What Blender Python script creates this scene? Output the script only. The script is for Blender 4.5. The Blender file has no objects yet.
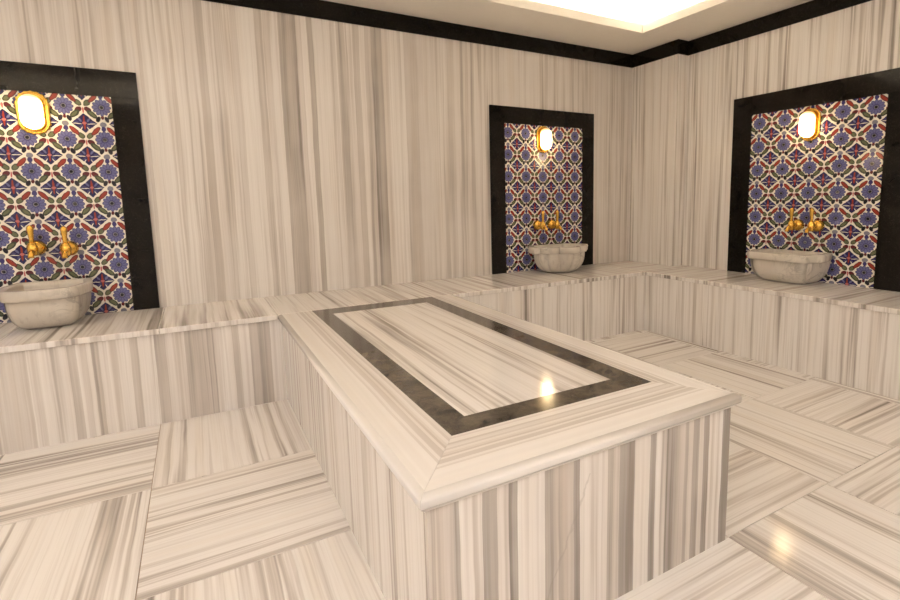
import bpy, bmesh, math, random
from mathutils import Vector, Matrix
random.seed(7)
scene = bpy.context.scene
COL = scene.collection

# ------------------------------------------------------------------ measures (metres)
H = 0.495            # bench and platform height
D = 0.642            # depth of the bench on the back wall
BX = -0.453          # nose of the bench on the right wall
OH = 0.0147          # overhang of the seat slabs
TH = 0.030           # seat slab thickness
ZT, ZC = 2.305, 2.4224
CW, PD = 0.5326, 0.1263   # corner pier length and depth
XW, YW = -6.2, -5.4       # left and front walls
XL, XR, YF = -3.2748, -2.2095, -2.7310     # platform top outline
A1, A2, A3 = -3.0954, -2.3603, -2.5035     # inlay outside
B1, B2, B3, B4 = -3.0118, -2.4580, -2.4098, -0.7948   # inlay inside
CAM = Vector((-3.6302, -3.6767, 1.1061))

# ------------------------------------------------------------------ node helpers
class NT:
    def __init__(s, name):
        s.m = bpy.data.materials.new(name); s.m.use_nodes = True
        s.t = s.m.node_tree; s.n = s.t.nodes; s.l = s.t.links
        s.bsdf = s.n['Principled BSDF']
    def link(s, a, b): s.l.new(a, b)
    def put(s, sock, v):
        if hasattr(v, 'is_linked'): s.l.new(v, sock)
        else: sock.default_value = v
    def math(s, op, a, b=None, c=None, clamp=False):
        n = s.n.new('ShaderNodeMath'); n.operation = op; n.use_clamp = clamp
        s.put(n.inputs[0], a)
        if b is not None: s.put(n.inputs[1], b)
        if c is not None: s.put(n.inputs[2], c)
        return n.outputs[0]
    def uv(s):
        n = s.n.new('ShaderNodeUVMap'); n.uv_map = 'UVMap'; return n.outputs[0]
    def obj(s):
        return s.n.new('ShaderNodeTexCoord').outputs['Object']
    def sep(s, v):
        n = s.n.new('ShaderNodeSeparateXYZ'); s.put(n.inputs[0], v); return n.outputs
    def comb(s, x, y, z=0.0):
        n = s.n.new('ShaderNodeCombineXYZ')
        for i, v in enumerate((x, y, z)): s.put(n.inputs[i], v)
        return n.outputs[0]
    def noise(s, vec, scale, detail=2.0, rough=0.5, dist=0.0):
        n = s.n.new('ShaderNodeTexNoise'); s.put(n.inputs['Vector'], vec)
        n.inputs['Scale'].default_value = scale; n.inputs['Detail'].default_value = detail
        n.inputs['Roughness'].default_value = rough; n.inputs['Distortion'].default_value = dist
        return n.outputs['Fac']
    def ramp(s, fac, stops, interp='LINEAR'):
        n = s.n.new('ShaderNodeValToRGB'); r = n.color_ramp; r.interpolation = interp
        e = r.elements
        while len(e) < len(stops): e.new(0.5)
        for el, (p, c) in zip(e, stops):
            el.position = p
            el.color = (c, c, c, 1) if isinstance(c, (int, float)) else (*c, 1)
        s.put(n.inputs[0], fac); return n.outputs[0]
    def mix(s, fac, a, b, mode='MIX'):
        n = s.n.new('ShaderNodeMix'); n.data_type = 'RGBA'; n.blend_type = mode
        s.put(n.inputs[0], fac)
        for k, v in ((6, a), (7, b)):
            if hasattr(v, 'is_linked'): s.l.new(v, n.inputs[k])
            else: n.inputs[k].default_value = (*v, 1)
        return n.outputs[2]
    def maprange(s, v, a, b, c=0.0, d=1.0):
        n = s.n.new('ShaderNodeMapRange'); n.interpolation_type = 'SMOOTHSTEP'
        s.put(n.inputs[0], v)
        for i, x in enumerate((a, b, c, d)): n.inputs[i + 1].default_value = x
        return n.outputs[0]

def lin(r, g, b):
    f = lambda c: ((c / 255 + 0.055) / 1.055) ** 2.4 if c > 10 else c / 255 / 12.92
    return (f(r), f(g), f(b))

LIGHT = (0.85, 0.815, 0.785)
MID = (0.605, 0.552, 0.513)
DARK = (0.29, 0.258, 0.232)

def striped_marble(name, bands=None, u0=0.0, u1=1.0, gain=1.0, rough=0.13, wob=0.004, scale=1.0,
                   crack=None, natw=.42, ior=1.5, light=LIGHT, dark=DARK, bandw=0.75):
    """white marble sawn along its veins; uv.x runs across the veins, uv.y along them (metres)"""
    s = NT(name)
    x, y, _ = s.sep(s.uv())
    w = s.noise(s.comb(s.math('MULTIPLY', x, 3.0), s.math('MULTIPLY', y, 1.6)), 1.0, 3, .55)
    w2 = s.noise(s.comb(s.math('MULTIPLY', x, 40.0), s.math('MULTIPLY', y, 5.0)), 1.0, 2, .5)
    xw = s.math('ADD', x, s.math('MULTIPLY', s.math('SUBTRACT', w, .5), wob * 4))
    xw = s.math('ADD', xw, s.math('MULTIPLY', s.math('SUBTRACT', w2, .5), wob))
    broad = s.noise(s.comb(s.math('MULTIPLY', xw, 9 * scale), s.math('MULTIPLY', y, .22)), 1.0, 2, .5)
    med = s.noise(s.comb(s.math('MULTIPLY', xw, 34 * scale), s.math('MULTIPLY', y, .45)), 1.0, 2, .6)
    fine = s.noise(s.comb(s.math('MULTIPLY', xw, 150 * scale), s.math('MULTIPLY', y, 1.3)), 1.0, 3, .6)
    streak = s.noise(s.comb(s.math('MULTIPLY', xw, 48 * scale), s.math('MULTIPLY', y, .35)), 1.0, 1, .5)
    st = s.maprange(streak, .53, .68)
    md = s.maprange(med, .44, .64)
    br = s.maprange(broad, .42, .62)
    fi = s.maprange(fine, .35, .7)
    natural = s.math('ADD', s.math('MULTIPLY', md, s.math('MULTIPLY_ADD', br, .55, .12)),
                     s.math('MULTIPLY', st, s.math('MULTIPLY_ADD', br, .30, .16)))
    natural = s.math('ADD', natural, s.math('MULTIPLY', s.math('SUBTRACT', fi, .45), .22))
    if bands:
        f = s.math('DIVIDE', s.math('SUBTRACT', xw, u0), (u1 - u0), clamp=True)
        r = s.ramp(f, bands, 'CONSTANT')
        v = s.math('ADD', s.math('MULTIPLY', r, bandw), s.math('MULTIPLY', natural, natw))
    else:
        v = natural
    # cloudy change along the slab
    cl = s.noise(s.comb(s.math('MULTIPLY', x, 2.2), s.math('MULTIPLY', y, 1.1)), 1.3, 3, .6)
    v = s.math('MULTIPLY', v, s.math('MULTIPLY_ADD', cl, 1.1, .45))
    v = s.math('MULTIPLY', v, gain, clamp=True)
    c = s.ramp(v, [(0.0, light), (.42, MID), (1.0, dark)])
    tint = s.noise(s.comb(s.math('MULTIPLY', xw, 14), s.math('MULTIPLY', y, .6)), 1.0, 2, .5)
    c = s.mix(s.maprange(tint, .45, .75, 0, .35), c, (0.88, 0.82, 0.75), 'MULTIPLY')
    if crack:
        (ax, ay), (bx, by) = crack
        L = math.hypot(bx - ax, by - ay); dx, dy = (bx - ax) / L, (by - ay) / L
        jig = s.math('MULTIPLY', s.math('SUBTRACT', s.noise(s.uv(), 14, 3, .6), .5), .05)
        dist = s.math('ADD', s.math('ADD', s.math('MULTIPLY', s.math('SUBTRACT', x, ax), -dy),
                                    s.math('MULTIPLY', s.math('SUBTRACT', y, ay), dx)), jig)
        along = s.math('ADD', s.math('MULTIPLY', s.math('SUBTRACT', x, ax), dx),
                       s.math('MULTIPLY', s.math('SUBTRACT', y, ay), dy))
        m = s.math('MULTIPLY', s.maprange(s.math('ABSOLUTE', dist), .0, .006, 1, 0),
                   s.math('MULTIPLY', s.math('GREATER_THAN', along, 0), s.math('LESS_THAN', along, L)))
        c = s.mix(s.math('MULTIPLY', m, .3), c, DARK)
    s.link(c, s.bsdf.inputs['Base Color'])
    s.link(s.math('MULTIPLY_ADD', cl, .08, rough - .04), s.bsdf.inputs['Roughness'])
    s.bsdf.inputs['IOR'].default_value = ior
    return s.m

def dark_stone(name, base, spot, vein, rough=.16, scale=1.0, ior=1.42):
    s = NT(name)
    o = s.obj()
    n1 = s.noise(o, 7 * scale, 5, .65, .6)
    n2 = s.noise(o, 55 * scale, 3, .6)
    c = s.ramp(n1, [(.30, base), (.62, spot)])
    n3 = s.noise(o, 16 * scale, 4, .7, 1.2)
    c = s.mix(s.maprange(s.math('ABSOLUTE', s.math('SUBTRACT', n3, .5)), 0, .012, .45, 0), c, vein)
    c = s.mix(s.maprange(n2, .66, .78, 0, .5), c, vein)
    s.link(c, s.bsdf.inputs['Base Color'])
    s.bsdf.inputs['Roughness'].default_value = rough
    s.bsdf.inputs['IOR'].default_value = ior
    return s.m

def veined_white(name):
    """soft grey-veined white marble of the basins"""
    s = NT(name)
    o = s.obj()
    n = s.noise(o, 6, 5, .6, 1.4)
    v = s.maprange(s.math('ABSOLUTE', s.math('SUBTRACT', n, .5)), 0, .05, 1, 0)
    n2 = s.noise(o, 3.3, 3, .6)
    patch = s.maprange(n2, .48, .66)
    c = s.ramp(s.noise(o, 2.5, 4, .6), [(.3, (.57, .515, .45)), (.7, (.70, .655, .59))])
    c = s.mix(s.math('MULTIPLY', v, s.math('MULTIPLY_ADD', patch, .42, .03)), c, (.27, .25, .235))
    x, y, z = s.sep(o)
    stv = s.noise(s.comb(s.math('MULTIPLY', x, 45), s.math('MULTIPLY', y, 45), s.math('MULTIPLY', z, 5)), 1.0, 2, .5)
    c = s.mix(s.maprange(stv, .55, .72, 0, .35), c, (.40, .35, .31))
    s.link(c, s.bsdf.inputs['Base Color'])
    s.bsdf.inputs['Roughness'].default_value = .22
    return s.m

def plain(name, col, rough=.5, metal=0.0, bump=0.0):
    s = NT(name)
    n = s.noise(s.obj(), 30, 3, .6)
    c = s.mix(s.math('MULTIPLY', n, .18), col, tuple(k * .75 for k in col))
    s.link(c, s.bsdf.inputs['Base Color'])
    s.bsdf.inputs['Roughness'].default_value = rough
    s.bsdf.inputs['Metallic'].default_value = metal
    return s.m

def emitter(name, col, power):
    s = NT(name)
    s.bsdf.inputs['Base Color'].default_value = (*col, 1)
    s.bsdf.inputs['Emission Color'].default_value = (*col, 1)
    s.bsdf.inputs['Emission Strength'].default_value = power
    s.bsdf.inputs['Roughness'].default_value = .3
    return s.m

def floral_tile(name):
    """painted floral tile: one repeat per unit of uv, flower in the middle"""
    s = NT(name)
    x, y, _ = s.sep(s.uv())
    fr = lambda a: s.math('SUBTRACT', s.math('FRACT', s.math('ADD', a, .5)), .5)
    u, v = fr(x), fr(y)
    # slightly uneven brush
    jit = lambda sc: s.math('MULTIPLY', s.math('SUBTRACT', s.noise(s.uv(), sc, 1, .5), .5), .035)
    U = s.math('ADD', s.math('ABSOLUTE', u), jit(9.0)); V = s.math('ADD', v, jit(11.0))
    P = s.comb(U, V)
    q = s.math('SUBTRACT', s.math('FRACT', V), .5)       # centred on the palmette
    pu = s.math('SUBTRACT', .5, U)
    Q = s.comb(pu, q)
    def ell(vec, cx, cy, a, b, deg):
        m = s.n.new('ShaderNodeMapping'); m.vector_type = 'TEXTURE'
        s.link(vec, m.inputs[0])
        m.inputs['Location'].default_value = (cx, cy, 0)
        m.inputs['Rotation'].default_value = (0, 0, math.radians(deg))
        m.inputs['Scale'].default_value = (a, b, 1)
        l = s.n.new('ShaderNodeVectorMath'); l.operation = 'LENGTH'; s.link(m.outputs[0], l.inputs[0])
        return s.math('LESS_THAN', l.outputs['Value'], 1.0)
    white = (.84, .80, .72)
    navy, navy2 = lin(40, 36, 84), lin(62, 58, 112)
    blue, blue2 = lin(102, 103, 150), lin(70, 68, 118)
    red, red2, green, green2 = lin(152, 58, 46), lin(96, 38, 44), lin(104, 108, 80), lin(66, 70, 56)
    grey, pink, black = lin(128, 128, 142), lin(190, 110, 110), lin(28, 24, 38)
    c = s.mix(s.maprange(s.noise(s.uv(), 1.3, 2, .5), .4, .7, 0, .35), white, (.70, .62, .52))
    def paint(mask, colour):
        nonlocal c
        c = s.mix(mask, c, colour)
    # palmette between the flowers: a dark lozenge cut by light lines
    dia = lambda vec, rx, ry: s.math('LESS_THAN', s.math('ADD', s.math('DIVIDE', s.math('ABSOLUTE', s.sep(vec)[0]), rx), s.math('DIVIDE', s.math('ABSOLUTE', s.sep(vec)[1]), ry)), 1.0)
    paint(dia(Q, .34, .30), navy)
    paint(ell(Q, .175, .165, .075, .014, 42), white)
    paint(ell(Q, .185, -.02, .12, .013, 4), white)
    paint(ell(Q, .10, -.175, .075, .013, -55), white)
    paint(ell(Q, .115, .095, .070, .032, 52), blue)
    paint(ell(Q, .20, .035, .058, .028, 12), blue2)
    paint(ell(Q, .095, -.10, .065, .030, -50), blue2)
    paint(ell(Q, .0, .02, .030, .215, 0), red)
    paint(ell(Q, .0, .0, .058, .04, 0), pink)
    paint(ell(Q, .0, .40, .022, .085, 0), pink)
    # leaves and buds round the flower
    paint(ell(P, .375, -.085, .105, .075, 35), red2)
    paint(ell(P, .270, -.225, .165, .078, 42), green2)
    paint(ell(P, .262, -.225, .110, .040, 42), green)
    paint(ell(P, .380, .120, .115, .078, -45), green2)
    paint(ell(P, .384, .116, .085, .052, -45), green)
    paint(ell(P, .215, .265, .175, .070, -48), red2)
    paint(ell(P, .212, .268, .150, .046, -48), red)
    paint(ell(P, .115, -.365, .095, .058, 112), black)
    paint(ell(P, 0, .47, .090, .080, 0), grey)
    paint(ell(P, 0, -.53, .090, .080, 0), grey)
    paint(ell(P, 0, .335, .066, .078, 0), navy2)
    paint(ell(P, 0, -.31, .045, .06, 0), red2)
    # flower
    rad = s.math('SQRT', s.math('ADD', s.math('MULTIPLY', u, u), s.math('MULTIPLY', V, V)))
    ang = s.math('ARCTAN2', V, u)
    pet = s.math('ABSOLUTE', s.math('COSINE', s.math('MULTIPLY', ang, 6.0)))
    edge = s.math('MULTIPLY_ADD', s.math('POWER', pet, .6), .055, .210)
    paint(s.math('LESS_THAN', rad, edge), blue2)
    paint(s.math('LESS_THAN', rad, s.math('SUBTRACT', edge, .02)), blue)
    paint(s.math('MULTIPLY', s.math('LESS_THAN', pet, .25),
                 s.math('MULTIPLY', s.math('LESS_THAN', rad, .2), s.math('GREATER_THAN', rad, .1))), navy2)
    paint(s.math('LESS_THAN', rad, .10), blue2)
    paint(s.math('LESS_THAN', rad, .068), grey)
    paint(s.math('LESS_THAN', rad, .048), black)
    s.link(c, s.bsdf.inputs['Base Color'])
    s.bsdf.inputs['Roughness'].default_value = .12
    return s.m

# ------------------------------------------------------------------ mesh helpers
class MB:
    """collects shapes with uv (metres) and links them as ONE mesh object"""
    def __init__(s):
        s.bm = bmesh.new(); s.uvl = s.bm.loops.layers.uv.new('UVMap')
    def face(s, pts, uvs=None, smooth=False):
        vs = [s.bm.verts.new(p) for p in pts]
        f = s.bm.faces.new(vs); f.smooth = smooth
        if uvs:
            for l, w in zip(f.loops, uvs): l[s.uvl].uv = w
        return f
    def _uv(s, f, sd, du, dv):
        n = f.normal; a = max(range(3), key=lambda i: abs(n[i]))
        for l in f.loops:
            p = l.vert.co
            if a == sd:
                o = [i for i in range(3) if i != sd]
                w = (p[o[0]], p[o[1]])
            else:
                cr = [i for i in range(3) if i not in (a, sd)][0]
                w = (p[cr], p[sd])
            l[s.uvl].uv = (w[0] + du, w[1] + dv)
    def box(s, x0, x1, y0, y1, z0, z1, sd=2, du=0.0, dv=0.0):
        r = bmesh.ops.create_cube(s.bm, size=1)
        for v in r['verts']:
            v.co = Vector((x0 + (v.co.x + .5) * (x1 - x0), y0 + (v.co.y + .5) * (y1 - y0), z0 + (v.co.z + .5) * (z1 - z0)))
        fs = {f for v in r['verts'] for f in v.link_faces}
        for f in fs:
            f.normal_update(); s._uv(f, sd, du, dv)
        return s
    def prism(s, outline, z0, z1, sd=1, du=0, dv=0):
        vb = [s.bm.verts.new((x, y, z0)) for x, y in outline]
        vt = [s.bm.verts.new((x, y, z1)) for x, y in outline]
        n = len(outline); fs = [s.bm.faces.new(vt), s.bm.faces.new(vb[::-1])]
        for i in range(n): fs.append(s.bm.faces.new((vb[i], vb[(i + 1) % n], vt[(i + 1) % n], vt[i])))
        for f in fs:
            f.normal_update(); s._uv(f, sd, du, dv)
        return s
    def rings(s, rings, cap0=True, cap1=True, smooth=True):
        R = [[s.bm.verts.new(p) for p in r] for r in rings]; n = len(R[0])
        for a, b in zip(R, R[1:]):
            for i in range(n):
                f = s.bm.faces.new((a[i], a[(i + 1) % n], b[(i + 1) % n], b[i])); f.smooth = smooth
        if cap0: s.bm.faces.new(R[0][::-1]).smooth = smooth
        if cap1: s.bm.faces.new(R[-1]).smooth = smooth
        return s
    def lathe(s, prof, axis=(0, 0, 1), org=(0, 0, 0), n=28, cap=True):
        """prof: (radius, height along axis)"""
        ax = Vector(axis).normalized(); t = Vector((1, 0, 0)) if abs(ax.x) < .9 else Vector((0, 1, 0))
        e1 = ax.cross(t).normalized(); e2 = ax.cross(e1); o = Vector(org)
        return s.rings([[o + ax * h + (e1 * math.cos(2 * math.pi * k / n) + e2 * math.sin(2 * math.pi * k / n)) * max(r, 1e-4)
                         for k in range(n)] for r, h in prof], cap, cap)
    def tube(s, path, radii, n=14):
        P = [Vector(p) for p in path]; out = []
        for i, p in enumerate(P):
            t = (P[min(i + 1, len(P) - 1)] - P[max(i - 1, 0)]).normalized()
            e1 = t.cross(Vector((1, 0, 0)))
            if e1.length < .1: e1 = t.cross(Vector((0, 1, 0)))
            e1.normalize(); e2 = t.cross(e1)
            out.append([p + (e1 * math.cos(2 * math.pi * k / n) + e2 * math.sin(2 * math.pi * k / n)) * radii[i] for k in range(n)])
        return s.rings(out)
    def build(s, name, mat, parent=None, origin=None, bevel=0.0, seg=2, normals=True):
        if normals: bmesh.ops.recalc_face_normals(s.bm, faces=s.bm.faces)
        off = Vector(origin) if origin is not None else (parent['_w'] if parent and '_w' in parent else None)
        if off is not None:
            off = Vector(off)
            for v in s.bm.verts: v.co -= off
        me = bpy.data.meshes.new(name); s.bm.to_mesh(me); s.bm.free()
        me.materials.append(mat)
        o = bpy.data.objects.new(name, me); COL.objects.link(o)
        if parent: o.parent = parent
        elif off is not None: o.location = off
        if bevel:
            b = o.modifiers.new('edge', 'BEVEL'); b.width = bevel; b.segments = seg; b.limit_method = 'ANGLE'
            b.angle_limit = math.radians(40)
        return o

WORLD_OFF = {}
def thing(name, label, cat, loc=(0, 0, 0), group=None, rotz=0.0, world=True):
    o = bpy.data.objects.new(name, None); COL.objects.link(o)
    o.empty_display_size = .1
    o.location = loc; o.rotation_euler.z = rotz
    if world: o['_w'] = list(loc)            # children are given in world coordinates
    o['label'] = label; o['category'] = cat
    if group: o['group'] = group
    return o
def struct(o): o['kind'] = 'structure'; return o

# ------------------------------------------------------------------ materials
def bands(px, u_of, end):
    """list of (pixel, darkness) -> ramp stops over [u first, u end]"""
    us = [(u_of(p), d) for p, d in px]; u0 = us[0][0]; u1 = u_of(end)
    return [((u - u0) / (u1 - u0), d) for u, d in us], u0, u1

M = {}
M['floor'] = striped_marble('floor_marble', gain=1.0, rough=.13, scale=.85, ior=1.4)
M['seat'] = striped_marble('seat_marble', gain=1.25, rough=.11, scale=.6)
M['wall'] = striped_marble('wall_marble', gain=1.0, rough=.24, scale=1.0, ior=1.36)
M['riser'] = striped_marble('riser_marble', gain=1.1, rough=.15, scale=.62)
_ob = [(0, .0), (.090, .45), (.098, .12), (.108, .6), (.126, .2), (.134, .7), (.142, .35), (.150, .1), (.160, .55), (.168, .3), (.184, .6), (.192, .08), (.21, .4), (.218, .12)]
M['border'] = striped_marble('border_marble', [((o + .049 if o else 0) / .30, d) for o, d in _ob], 0, .30, gain=.9, rough=.13, scale=.7, bandw=.6, wob=.003, natw=.13, ior=1.42)
M['centre'] = striped_marble('centre_marble', gain=.95, rough=.09, scale=.8, ior=1.4)
M['grout'] = plain('joint_filler', (.40, .30, .22), .8)
M['black'] = dark_stone('black_stone', (.0045, .0036, .0026), (.0105, .0085, .0065), (.055, .047, .038), .10, 1.0, 1.27)
M['inlay'] = dark_stone('brown_stone', (.030, .024, .018), (.125, .104, .078), (.24, .20, .16), .13, 2.2)
M['basin'] = veined_white('basin_marble')
M['brass'] = plain('brass', (.83, .50, .10), .22, 1.0)
M['tile'] = floral_tile('floral_tile')
M['ceiling'] = plain('ceiling_paint', (.95, .91, .84), .6)
M['bounce_white'] = plain('wall_bounce_white', (.86, .84, .80), .6)  # unseen walls coloured white to bounce more light onto the platform front
M['shade'] = emitter('lit_glass', (1.0, .72, .38), 6.0)
_m = NT.__new__(NT); _m.m = M['shade']; _m.t = _m.m.node_tree; _m.n = _m.t.nodes; _m.l = _m.t.links; _m.bsdf = _m.n['Principled BSDF']
_d = _m.n.new('ShaderNodeVectorMath'); _d.operation = 'DISTANCE'; _m.link(_m.obj(), _d.inputs[0]); _d.inputs[1].default_value = (0, -.06, -.035)
_m.link(_m.maprange(_d.outputs['Value'], .045, .115, 16.0, .5), _m.bsdf.inputs['Emission Strength'])   # the bulb sits low inside the frosted glass
M['led'] = emitter('led_strip', (1.0, .91, .77), 14.0)
M['spot'] = emitter('fill_light_glass', (1.0, .95, .935), 80.0)  # glow of the fill lights added to brighten the room
M['metal'] = plain('white_metal', (.7, .68, .64), .4)


def interp(tab):
    def f(c):
        for (a, xa), (b, xb_) in zip(tab, tab[1:]):
            if c <= b: break
        return xa + (xb_ - xa) * (c - a) / (b - a)
    return f
wall_x = interp([(60, -3.844), (100, -3.745), (180, -3.537), (352, -3.037), (515, -2.484), (640, -1.994), (728, -1.609)])
front_x = interp([(22, -3.251), (175, -3.119), (275, -3.023), (450, -2.835), (605, -2.643), (750, -2.435), (862, -2.252)])
left_x = interp([(0, -4.43), (150, -4.259), (300, -4.075), (450, -3.876), (600, -3.66), (849, -3.258)])
wb, wu0, wu1 = bands([(40, .2), (62, .45), (70, .1), (100, .05), (150, .2), (178, .6), (195, .2), (213, .4), (222, .1), (243, .35),
    (255, .05), (290, .5), (303, .12), (335, .6), (350, .78), (370, .3), (380, .05), (391, .75), (402, .12), (445, .5), (462, .2),
    (478, .55), (490, .1), (500, .4), (513, .8), (535, .25), (545, .1), (575, .5), (600, .35), (640, .25), (660, .5), (672, .3)],
    wall_x, 728)
fb, fu0, fu1 = bands([(22, .35), (92, .55), (106, .06), (175, .75), (215, .2), (250, .8), (274, .02), (345, .7), (366, .4), (386, .45),
    (430, .85), (449, .12), (525, .7), (541, .4), (560, .85), (605, .08), (644, .8), (661, .08), (691, .8), (715, .45), (747, .75),
    (756, .3), (768, .85), (786, .3), (798, .92), (812, .12), (851, .9)], front_x, 866)
lb, lu0, lu1 = bands([(0, .4), (85, .1), (205, .55), (232, .1), (275, .6), (300, .12), (390, .5), (415, .05), (465, .55), (497, .25),
    (555, .6), (640, .08), (693, .65), (715, .15), (745, .6), (810, .05)], left_x, 856)
M['wall_back'] = striped_marble('back_wall_marble', wb, wu0, wu1, gain=1.0, rough=.24, bandw=.7, ior=1.36, natw=.5)
M['front'] = striped_marble('platform_front_marble', fb, fu0, fu1, gain=1.05, rough=.13, wob=.0045, natw=.55,
                            crack=((-2.98, .02), (-2.80, .40)), bandw=.85)
M['riser_left'] = striped_marble('left_riser_marble', lb, lu0, lu1, gain=1.05, rough=.15, bandw=.72, natw=.58)

# ------------------------------------------------------------------ the room
struct(MB().box(XW - .1, PD + .1, 0, .1, 0, ZC + .3, 2).build('wall_back', M['wall_back']))
struct(MB().box(PD, PD + .1, YW, 0, 0, ZC + .3, 2, du=.37).build('wall_right', M['wall']))
struct(MB().box(0, PD, -CW, 0, 0, ZC, 2, du=1.93).build('wall_corner', M['wall'], bevel=.002))
struct(MB().box(XW - .1, XW, YW, 0, 0, ZC + .3, 2, du=5.2).build('wall_left', M['bounce_white']))
struct(MB().box(XW - .1, PD + .1, YW - .1, YW, 0, ZC + .3, 2, du=8.1).build('wall_front', M['bounce_white']))

# floor: square slabs, veins turned a quarter from one to the next
fl = MB().box(XW, PD, YW, 0, -.06, -.004, 1)
fl.bm.faces.ensure_lookup_table()
xs = [-6.2, -5.63, -5.04, -4.45, -3.858, -3.238, -2.74, -2.21, -1.617, -1.06, -.51, .06, PD]
ysL = [0, -.632, -1.332, -2.008, -2.685, -3.37, -4.05, -4.73, -5.4]
ysR = [0, -.69, -1.375, -2.04, -2.706, -3.37, -4.05, -4.73, -5.4]
fm = MB(); g = .0016
for i in range(len(xs) - 1):
    ys = ysL if i < 5 else ysR
    for j in range(len(ys) - 1):
        sd = 1 if (i + j) % 2 else 0
        fm.box(xs[i] + g, xs[i + 1] - g, ys[j + 1] + g, ys[j] - g, -.02, 0, sd, du=random.uniform(0, 40), dv=random.uniform(0, 9))
floor = struct(fm.build('floor', M['floor']))
jt = fl.build('joint', M['grout'], floor); jt['kind'] = 'structure'

# ceiling with a sunken tray and a lit cove round it
OX1, OY1 = -.398, -.515; OX0, OY0 = -5.9, -4.85
zc = ZC; lip = .062; up = ZC + .235; back = .20
cm = MB()
def ring(m, ax0, ax1, ay0, ay1, bx0, bx1, by0, by1, z0, z1):
    m.box(ax0, bx0, ay0, ay1, z0, z1, 2); m.box(bx1, ax1, ay0, ay1, z0, z1, 2)
    m.box(bx0, bx1, ay0, by0, z0, z1, 2); m.box(bx0, bx1, by1, ay1, z0, z1, 2)
ring(cm, XW, PD, YW, 0, OX0, OX1, OY0, OY1, zc, zc + .025)
ceil_ = struct(cm.build('ceiling', M['ceiling']))
cl = MB(); ring(cl, OX0 - .03, OX1 + .03, OY0 - .03, OY1 + .03, OX0, OX1, OY0, OY1, zc + .025, zc + lip)
struct(cl.build('cove_lip', M['ceiling'], ceil_))
ci = MB(); ci.box(XW, PD, YW, 0, up, up + .03, 2)
ring(ci, OX0 - back - .03, OX1 + back + .03, OY0 - back - .03, OY1 + back + .03, OX0 - back, OX1 + back, OY0 - back, OY1 + back, zc + .025, up)
struct(ci.build('tray', M['ceiling'], ceil_))
# led strips lying in the cove behind the lip
cx, cy = (OX0 + OX1) / 2, (OY0 + OY1) / 2
zs = zc + .0255
for nm, b in (('back', (OX0, OX1, OY1 + .07, OY1 + .095)), ('right', (OX1 + .07, OX1 + .095, OY0, OY1)),
              ('front', (OX0, OX1, OY0 - .095, OY0 - .07)), ('left', (OX0 - .095, OX0 - .07, OY0, OY1))):
    o = MB().box(*b, zs, zs + .012, 2).build('led_strip', M['led'], origin=((b[0] + b[1]) / 2, (b[2] + b[3]) / 2, zs))
    o['label'] = 'warm white light strip hidden in the ceiling cove along its %s side' % nm
    o['category'] = 'light'; o['group'] = 'cove light strips'

# black band under the ceiling
p_ = .012
struct(MB().box(XW, -p_, -p_, 0, ZT, ZC, 0).build('trim_1', M['black'], bevel=.002))
struct(MB().box(-p_, 0, -CW - p_, 0, ZT, ZC, 1).build('trim_2', M['black'], bevel=.002))
struct(MB().box(0, PD - p_, -CW - p_, -CW, ZT, ZC, 0).build('trim_3', M['black'], bevel=.002))
struct(MB().box(PD - p_, PD, YW, -CW, ZT, ZC, 1).build('trim_4', M['black'], bevel=.002))

# ------------------------------------------------------------------ benches
t = thing('marble_bench', 'long striped marble bench along the back wall, joined by the raised platform', 'bench', (-3.2, -D / 2, 0), 'marble benches')
sx = [-6.19, -5.2, -4.45, -3.825, -3.275, -2.75, -2.21, -1.75, -1.0, BX]
for a, b in zip(sx, sx[1:]):
    e = .0006
    MB().box(a + e, b - e, -D, -.001, H - TH, H, 1, du=random.uniform(0, 30)).build('seat_slab', M['seat'], t, bevel=.004)
MB().box(-6.19, XL + .0214, -D + OH, -D + OH + .02, 0, H - TH, 2).build('riser_panel', M['riser_left'], t)
MB().box(XR - .0214, BX + .0004, -D + OH, -D + OH + .02, 0, H - TH, 2, du=17.3).build('riser_panel', M['riser'], t)
t = thing('marble_bench', 'striped marble bench along the right-hand wall under the right tiled niche', 'bench', ((BX + PD) / 2, -2.6, 0), 'marble benches')
sy = [-.001, -.66, -1.42, -2.2, -3.0, -3.8, -4.6, -5.39]
for k, (a, b) in enumerate(zip(sy, sy[1:])):
    du = random.uniform(0, 30)
    m = MB()
    if k == 0:
        m.prism([(BX + .0006, a), (BX + .0006, b + .0006), (PD - .001, b + .0006), (PD - .001, -CW - .001), (-.001, -CW - .001), (-.001, a)], H - TH, H, 0, du=du)
    else:
        m.box(BX, PD - .001, b + .0006, a - .0006, H - TH, H, 0, du=du)
    m.build('seat_slab', M['seat'], t, bevel=.004)
MB().box(BX + .0005, BX + OH + .02, -D + OH, -D + OH + .02, 0, H - TH, 2, du=17.3).build('riser_panel', M['riser'], t)
ry = [-D + OH, -1.2, -1.8, -2.45, -3.4, -4.4, -5.39]
for a, b in zip(ry, ry[1:]):
    MB().box(BX + OH, BX + OH + .02, b, a, 0, H - TH, 2, du=random.uniform(0, 30)).build('riser_panel', M['riser'], t)

# ------------------------------------------------------------------ raised platform in the middle
t = thing('marble_platform', 'raised marble massage platform with a dark stone inlaid rectangle, in the middle of the room', 'platform',
          ((XL + XR) / 2, (YF - D) / 2, 0))
Q = .0214
MB().box(XL + Q, XR - Q, YF + Q, YF + Q + .02, 0, H - .043, 2).build('front_panel', M['front'], t)
MB().box(XL + Q, XL + Q + .02, YF + Q + .02, -D + OH, 0, H - .043, 2, du=3.1).build('side_panel', M['riser'], t)
MB().box(XR - Q - .02, XR - Q, YF + Q + .02, -D + OH, 0, H - .043, 2, du=9.7).build('side_panel', M['riser'], t)
ys0 = -D - .0008
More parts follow.
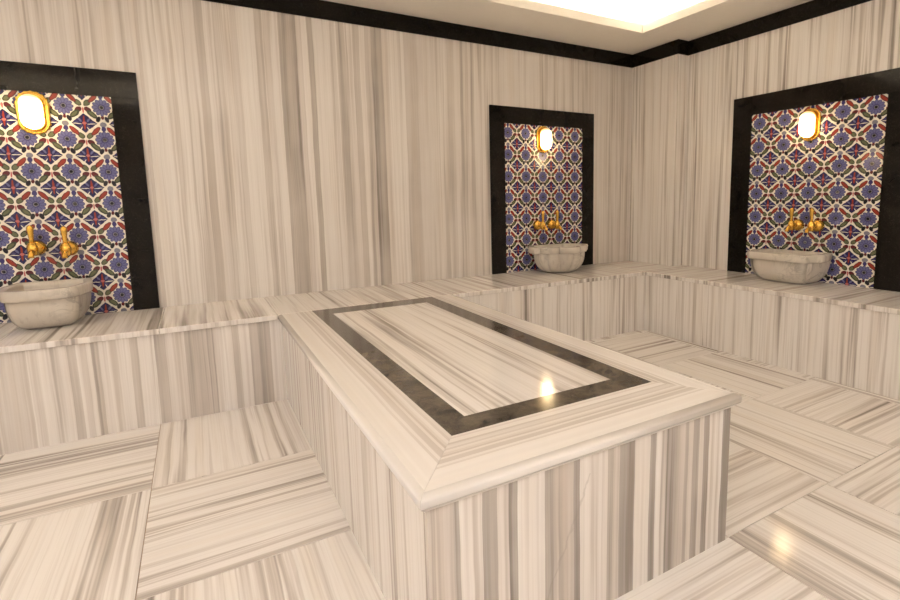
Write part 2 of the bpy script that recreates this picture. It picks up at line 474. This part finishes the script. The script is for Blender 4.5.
# nose profile: o = distance in from the outer edge, z
def nose(W):
    pr = [(W, H - .043), (.0165, H - .043), (.0165, H - .0375), (.0095, H - .0365), (.0095, H - .0305)]
    for k in range(9):
        a = math.pi / 2 * k / 8
        pr.append((.0055 * (1 - math.sin(a)), H - .0300 + .009 * (1 - math.cos(a))))
    for k in range(11):
        a = math.pi / 2 * k / 10
        pr.append((.020 * (1 - math.cos(a)), H - .0125 + .0125 * math.sin(a)))
    pr.append((W, H))
    return pr
def sweep(name, ends, W, sd, du, mat):
    """ends: two functions profile point -> xyz"""
    pr = nose(W); m = MB()
    A = [m.bm.verts.new(ends[0](o, z)) for o, z in pr]; B = [m.bm.verts.new(ends[1](o, z)) for o, z in pr]
    n = len(pr); fs = []
    acc = [0]
    for (o, z), (o2, z2) in zip(pr, pr[1:]): acc.append(acc[-1] + math.hypot(o2 - o, z2 - z))
    for i in range(n):
        j = (i + 1) % n
        f = m.bm.faces.new((A[i], B[i], B[j], A[j])); f.smooth = 4 <= i < n - 2
        a0 = acc[i] - W + .0165; a1 = acc[j] - W + .0165 if j else a0 + .04
        for l, w in zip(f.loops, (a0, a0, a1, a1)):
            l[m.uvl].uv = (w + du, l.vert.co[sd])
    m.bm.faces.new(A[::-1]); m.bm.faces.new(B)
    return m.build(name, mat, t)
WL, WF, WR = A1 - XL, A3 - YF, XR - A2
gp = .0006
sweep('border_slab', (lambda o, z: (XL + o, ys0, z), lambda o, z: (XL + o, YF + o * WF / WL + gp, z)), WL, 1, 0, M['border'])
sweep('border_slab', (lambda o, z: (XL + o * WL / WF + gp, YF + o, z), lambda o, z: (XR - o * WR / WF - gp, YF + o, z)), WF, 0, 0, M['border'])
sweep('border_slab', (lambda o, z: (XR - o, ys0, z), lambda o, z: (XR - o, YF + o * WF / WR + gp, z)), WR, 1, 0, M['border'])
zi = (H - .03, H)
MB().prism([(A1, ys0), (A1, A3), (B1, B3), (B1, B4)], *zi).build('inlay_strip', M['inlay'], t)
MB().prism([(A1, A3), (A2, A3), (B2, B3), (B1, B3)], *zi).build('inlay_strip', M['inlay'], t)
MB().prism([(A2, A3), (A2, ys0), (B2, B4), (B2, B3)], *zi).build('inlay_strip', M['inlay'], t)
MB().prism([(A2, ys0), (A1, ys0), (B1, B4), (B2, B4)], *zi).build('inlay_strip', M['inlay'], t)
MB().box(B1, B2, B3, B4, *zi, 1, du=4.4).build('centre_slab', M['centre'], t)

# ------------------------------------------------------------------ tiled niches
FP = .014; TP = .0045
def niche(loc, rz, x0, x1, ix0, ix1, ztop, itop, s0, pitch, label):
    """local: wall at y=0, room towards -y; x along the wall, z above the bench"""
    t = thing('tiled_niche', label, 'wall panel', loc, 'tiled niches', rz, world=False)
    h, ih = ztop - H, itop - H
    m = MB(); vz = lambda z: (z + H - .592) / .1760
    m.box(ix0, ix1, -.004, 0, 0, ih, 2)
    for f in m.bm.faces:
        for l in f.loops:
            p = l.vert.co; l[m.uvl].uv = ((p.x - s0) / pitch, vz(p.z))
    m.build('tile_panel', M['tile'], t)
    MB().box(x0, ix0, -FP, 0, 0, ih, 2).build('jamb', M['black'], t, bevel=.0015)
    MB().box(ix1, x1, -FP, 0, 0, ih, 2).build('jamb', M['black'], t, bevel=.0015)
    MB().box(x0, x1, -FP, 0, ih, h, 2).build('lintel', M['black'], t, bevel=.0015)
    return t
kf = FP / 3.677; kt = TP / 3.677
fx = lambda x: x + (CAM.x - x) * kf; fz = lambda z: z + (CAM.z - z) * kf
tx = lambda x: x + (CAM.x - x) * kt; tz = lambda z: z + (CAM.z - z) * kt
cL = -4.33
niche((cL, -.0005, H), 0, -.485, fx(-3.8503) - cL, -.353, fx(-3.978) - cL, fz(1.855), fz(1.710), tx(-4.0255) - cL, .1645,
      'left black-framed niche of blue floral tiles, cut off by the photo edge')
cM = -1.0
niche((cM, -.0005, H), 0, fx(-1.5405) - cM, fx(-.4597) - cM, fx(-1.4036) - cM, fx(-.588) - cM, fz(1.8573), fz(1.7227), tx(-1.374) - cM, .1735,
      'middle black-framed niche of blue floral tiles on the back wall near the corner')
cR = -1.605
ky = FP / 3.756
fy = lambda y: -((y + (CAM.y - y) * ky) - cR); fzr = lambda z: z + (CAM.z - z) * ky
niche((PD - .0005, cR, H), -math.pi / 2, fy(-.9925), fy(-2.24), fy(-1.150), fy(-2.0659), fzr(1.8641), fzr(1.7211), -(-1.223 - cR), .1960,
      'right black-framed niche of blue floral tiles on the right-hand wall')

# ------------------------------------------------------------------ lamps
def stadium(w, h, n=10):
    """outline of an upright rounded lozenge: width w, height h"""
    r = w / 2 * .98; pts = []
    for k in range(n + 1):
        a = math.pi * k / n; pts.append((w / 2 * math.cos(a), h / 2 - r + r * math.sin(a)))
    for k in range(n + 1):
        a = math.pi + math.pi * k / n; pts.append((w / 2 * math.cos(a), -h / 2 + r + r * math.sin(a)))
    return pts
def make_lamp(label):
    t = thing('wall_lamp', label, 'lamp', (0, 0, 0), 'oval wall lamps', world=False)
    W, Hh = .096, .185
    m = MB(); R = []
    for s_, y in ((1.0, 0), (1.0, -.008), (.97, -.012), (.8, -.012)):
        R.append([(x * s_, y, z * (1 - (1 - s_) * .7)) for x, z in stadium(W + .022, Hh + .022)])
    m.rings(R, smooth=False)
    bp = m.build('back_plate', M['brass'], t)
    st = stadium(W + .026, Hh + .026, 24); R = []
    for j in range(8):
        a_ = 2 * math.pi * j / 8
        R.append([(x * (1 + (.006 * math.cos(a_) * (1 + .5 * math.cos(i * 2.1))) / (W / 2)), -.006 - .006 * math.sin(a_),
                   z * (1 + (.006 * math.cos(a_) * (1 + .5 * math.cos(i * 2.1))) / (Hh / 2))) for i, (x, z) in enumerate(st)])
    m = MB(); m.rings(R + [R[0]], cap0=False, cap1=False)
    bmesh.ops.remove_doubles(m.bm, verts=m.bm.verts, dist=1e-6)
    m.build('beading', M['brass'], bp)
    m = MB(); R = []
    for s_, y in ((.99, -.012), (.99, -.020), (1.03, -.022), (1.03, -.030), (.99, -.033), (.86, -.033)):
        R.append([(x * s_, y, z * s_) for x, z in stadium(W, Hh)])
    m.rings(R, smooth=False).build('collar', M['brass'], t)
    m = MB(); R = []
    for s_, y in ((.93, -.033), (.93, -.052), (.91, -.062), (.86, -.070), (.76, -.077), (.55, -.082), (.25, -.084)):
        R.append([(x * s_, y, z * (1 - (1 - s_) * .8)) for x, z in stadium(W, Hh)])
    m.rings(R).build('glass_shade', M['shade'], t)
    return t
def copy_tree(o, **kw):
    c = o.copy(); COL.objects.link(c)
    for k, v in kw.items(): c[k] = v
    for ch in list(o.children):
        d = copy_tree(ch); d.parent = c
    return c
def place(o, loc, rz=0):
    o.location = loc; o.rotation_euler = (0, 0, rz); return o
lamp = make_lamp('lit oval brass wall lamp in the left tiled niche')
lampM = copy_tree(lamp, label='lit oval brass wall lamp in the middle tiled niche')
lampR = copy_tree(lamp, label='lit oval brass wall lamp in the right tiled niche')
place(lamp, (-4.316, -TP, 1.600)); place(lampM, (-1.028, -TP, 1.606)); place(lampR, (PD - TP, -1.607, 1.590), -math.pi / 2)

# ------------------------------------------------------------------ taps
def make_tap(label):
    t = thing('brass_tap', label, 'tap', (0, 0, 0), 'brass taps', world=False)
    MB().lathe([(.0, 0), (.040, 0), (.042, .006), (.041, .018), (.037, .030), (.029, .040), (.018, .046), (0, .048)], (0, -1, 0)).build('rosette', M['brass'], t)
    m = MB()
    m.lathe([(0, .036), (.015, .036), (.014, .056), (.019, .062), (.019, .070), (.014, .076), (0, .078)], (0, -1, 0))
    m.lathe([(0, -.036), (.015, -.036), (.021, -.029), (.022, -.012), (.024, 0), (.022, .014), (.016, .024), (.018, .028), (.014, .033), (0, .033)],
            (0, 0, 1), (0, -.092, 0))
    m.build('body', M['brass'], t)
    MB().tube([(0, -.100, -.012), (0, -.120, -.014), (0, -.134, -.020), (0, -.142, -.034), (0, -.143, -.044)],
              [.0125, .012, .012, .0125, .014]).build('spout', M['brass'], t)
    m = MB()
    m.lathe([(0, .03), (.011, .03), (.010, .048), (.0115, .07), (.0145, .095), (.0155, .108), (.012, .118), (.0055, .124), (0, .125)],
            (0, -.02, 1), (0, -.092, 0))
    m.build('lever', M['brass'], t)
    return t
tap = make_tap('left one of the two brass taps in the left tiled niche')
spots = [((-4.372, -TP, .888), 0, None), ((-4.236, -TP, .878), 0, 'right one of the two brass taps in the left tiled niche'),
         ((-1.098, -TP, .884), 0, 'left one of the two brass taps in the middle tiled niche'),
         ((-.948, -TP, .884), 0, 'right one of the two brass taps in the middle tiled niche'),
         ((PD - TP, -1.562, .892), -math.pi / 2, 'left one of the two brass taps in the right tiled niche'),
         ((PD - TP, -1.702, .890), -math.pi / 2, 'right one of the two brass taps in the right tiled niche')]
for loc, rz, lab in spots:
    place(tap if lab is None else copy_tree(tap, label=lab), loc, rz)

# ------------------------------------------------------------------ basins
def resample(pts, n):
    """closed outline -> n points evenly spaced"""
    P = [Vector(p) for p in pts]; P.append(P[0])
    L = [0]
    for a, b in zip(P, P[1:]): L.append(L[-1] + (b - a).length)
    out = []; k = 0
    for i in range(n):
        d = L[-1] * i / n
        while L[k + 1] < d: k += 1
        out.append(P[k].lerp(P[k + 1], (d - L[k]) / max(L[k + 1] - L[k], 1e-9)))
    return out
def round_poly(pts, rads, seg=6):
    out = []; n = len(pts)
    for i in range(n):
        p, a, b = Vector(pts[i]), Vector(pts[i - 1]), Vector(pts[(i + 1) % n]); r = rads[i]
        if r <= 0: out.append(p); continue
        da, db = (a - p).normalized(), (b - p).normalized()
        for k in range(seg + 1):
            u = k / seg
            out.append((p + da * r) * (1 - u) ** 2 + p * 2 * u * (1 - u) + (p + db * r) * u ** 2)
    return out
NB = 240
def make_basin(loc, rz, label, outline, body, depth, floor_c):
    """outline: rim plan (x, y<0 to the room); body: plan function of height fraction 0..1; the bowl is hollow"""
    t = thing('stone_basin', label, 'basin', loc, 'marble basins', rz, world=False)
    hz = depth; band = .052
    rim = resample(outline, NB); c = Vector(floor_c)
    # solid of the body: outside from the foot to under the rim
    R = []
    for k in range(13):
        f = k / 12
        R.append([Vector((p.x, p.y, f * (hz - band))) for p in body(f)])
    # inside of the bowl
    inner = [c + (Vector((p.x, p.y)) - c) * .80 for p in rim]
    ins = []
    for k in range(9):
        f = k / 8; s_ = 1 - .55 * f ** 2.2
        ins.append([Vector((c.x + (p.x - c.x) * s_, c.y + (p.y - c.y) * s_, hz - .004 - f * (hz - .05))) for p in inner])
    MB().rings(R, cap1=False).build('bowl', M['basin'], t, normals=True)
    m = MB(); off = lambda k, z: [Vector((c.x + (p.x - c.x) * k, c.y + (p.y - c.y) * k, z)) for p in rim]
    rr = [off(.78, hz - band), off(.965, hz - band), off(.985, hz - band + .006), off(1.0, hz - .012), off(.995, hz - .004), off(.98, hz), off(.83, hz), off(.81, hz - .004)] + ins
    m.rings(rr, cap0=False).build('rim', M['basin'], t, bevel=0)
    return t

def prof(f, lo=.64):
    return lo + (1 - lo) * (1 - (1 - min(1, f * 1.04)) ** 2.4) ** .62
def squarish(hw, fw_, sh, dp, ear):
    bw = hw - .035
    if ear: return round_poly([(-bw, -.016), (-hw, -sh + .08), (-hw, -sh), (-fw_ - .008, -sh - .03), (-fw_, -dp), (fw_, -dp), (fw_ + .008, -sh - .03), (hw, -sh), (hw, -sh + .08), (bw, -.016)],
                      [0, .03, .012, .02, .05, .05, .02, .012, .03, 0])
    return round_poly([(-bw, -.016), (-hw, -sh), (-fw_, -dp), (fw_, -dp), (hw, -sh), (bw, -.016)], [0, .07, .07, .07, .07, 0])
def squarish_body(hw, fw_, sh, dp):
    def plan(f):
        s_ = prof(f); a = (hw - .045) * s_; b = (fw_ - .015) * s_; d0 = (dp - .034) * prof(f, .72)
        y0 = -.018 - .05 * (1 - f) ** 2
        q = round_poly([(-a, y0), (-a, -d0 * .62), (-b, -d0), (b, -d0), (a, -d0 * .62), (a, y0)], [0, .10 * s_, .08 * s_, .08 * s_, .10 * s_, 0])
        return resample(q, NB)
    return plan
make_basin((-4.312, 0, H), 0, 'rounded marble basin with grey veins, on the bench below the left tiled niche',
           squarish(.192, .135, .21, .425, False), squarish_body(.196, .150, .19, .425), .212, (0, -.2))
make_basin((PD, -1.586, H), -math.pi / 2, 'rounded marble basin on the right-hand bench below the right tiled niche',
           squarish(.260, .218, .20, .335, True), squarish_body(.262, .215, .17, .335), .212, (0, -.16))
# the middle basin is round with scalloped rim, ears and fluted body
def mid_rim():
    pts = [(-.20, -.016), (-.270, -.12), (-.283, -.150), (-.283, -.225), (-.225, -.232)]
    for cx_, r in ((-.145, .082), (0, .105), (.145, .082)):          # three scallops across the front
        cy_ = -.255 - (.055 if cx_ == 0 else 0)
        for k in range(13):
            a = math.pi * (.06 + .88 * k / 12)
            pts.append((cx_ - r * math.cos(a), cy_ - r * .95 * math.sin(a)))
    pts += [(.225, -.232), (.283, -.225), (.283, -.150), (.270, -.12), (.20, -.016)]
    return pts
def mid_body(f):
    s_ = prof(f, .50); pts = []
    R = .230 * s_; cy_ = -.185
    for k in range(NB):
        a = 2 * math.pi * k / NB - math.pi / 2 + 1e-4
        fl = 1 - .085 + .085 * abs(math.sin(a * 6)) ** .6
        x, y = R * math.cos(a) * fl, cy_ + R * .86 * math.sin(a) * fl
        pts.append(Vector((x, min(y, -.018))))
    i0 = min(range(NB), key=lambda i: pts[i].x + abs(pts[i].y) * 2)
    return pts[i0:] + pts[:i0]
make_basin((-.995, 0, H), 0, 'round marble basin with scalloped rim, on the bench below the middle tiled niche',
           mid_rim(), mid_body, .218, (0, -.18))

# ------------------------------------------------------------------ unseen fill lights added in the tray, left of and behind the viewer
for x, y, lab in ((-5.78, -2.2, 'left row, nearest the back wall'), (-5.78, -3.2, 'left row, the middle one'), (-5.78, -4.2, 'left row, nearest the front wall'),
                  (-3.9, -4.75, 'front row, leftmost'), (-3.2, -4.75, 'front row, the middle one'), (-2.5, -4.75, 'front row, rightmost')):
        t = thing('added_fill_light', 'unseen round fill light added in the ceiling, ' + lab, 'light', (x, y, up), 'added fill lights')
        MB().lathe([(.091, 0), (.12, 0), (.12, .006), (.095, .010), (.091, .006), (.091, 0)], (0, 0, -1), (x, y, up), 32, False).build('fill_light_ring', M['metal'], t)
        MB().lathe([(0, 0), (.09, 0), (.09, .004), (0, .005)], (0, 0, -1), (x, y, up), 32).build('lens', M['spot'], t)

# ------------------------------------------------------------------ light and camera
w = bpy.data.worlds.new('World'); scene.world = w; w.use_nodes = True
w.node_tree.nodes['Background'].inputs[0].default_value = (.9, .8, .7, 1)
w.node_tree.nodes['Background'].inputs[1].default_value = .02

cam = bpy.data.cameras.new('camera'); co = bpy.data.objects.new('camera', cam); COL.objects.link(co)
YAW, PIT, ROL = .5343, -.1277, -.016
fw = Vector((math.sin(YAW) * math.cos(PIT), math.cos(YAW) * math.cos(PIT), math.sin(PIT)))
rt = Vector((math.cos(YAW), -math.sin(YAW), 0)); upv = rt.cross(fw)
r2 = rt * math.cos(ROL) + upv * math.sin(ROL); u2 = upv * math.cos(ROL) - rt * math.sin(ROL)
co.matrix_world = Matrix(((r2.x, u2.x, -fw.x, CAM.x), (r2.y, u2.y, -fw.y, CAM.y), (r2.z, u2.z, -fw.z, CAM.z), (0, 0, 0, 1)))
cam.sensor_fit = 'HORIZONTAL'; cam.sensor_width = 36.0; cam.lens = 515.65 / 900 * 36
cam.shift_x = (450 - 501.45) / 900; cam.shift_y = (265.82 - 300) / 900
cam.clip_start = .02
scene.camera = co

vs = scene.view_settings
scene.display_settings.display_device = 'sRGB'
vs.view_transform = 'Standard'; vs.look = 'None'; vs.gamma = 1.0; vs.use_curve_mapping = False
vs.exposure = .92
scene.cycles.max_bounces = 10; scene.cycles.diffuse_bounces = 6
scene.cycles.sample_clamp_indirect = 6.0
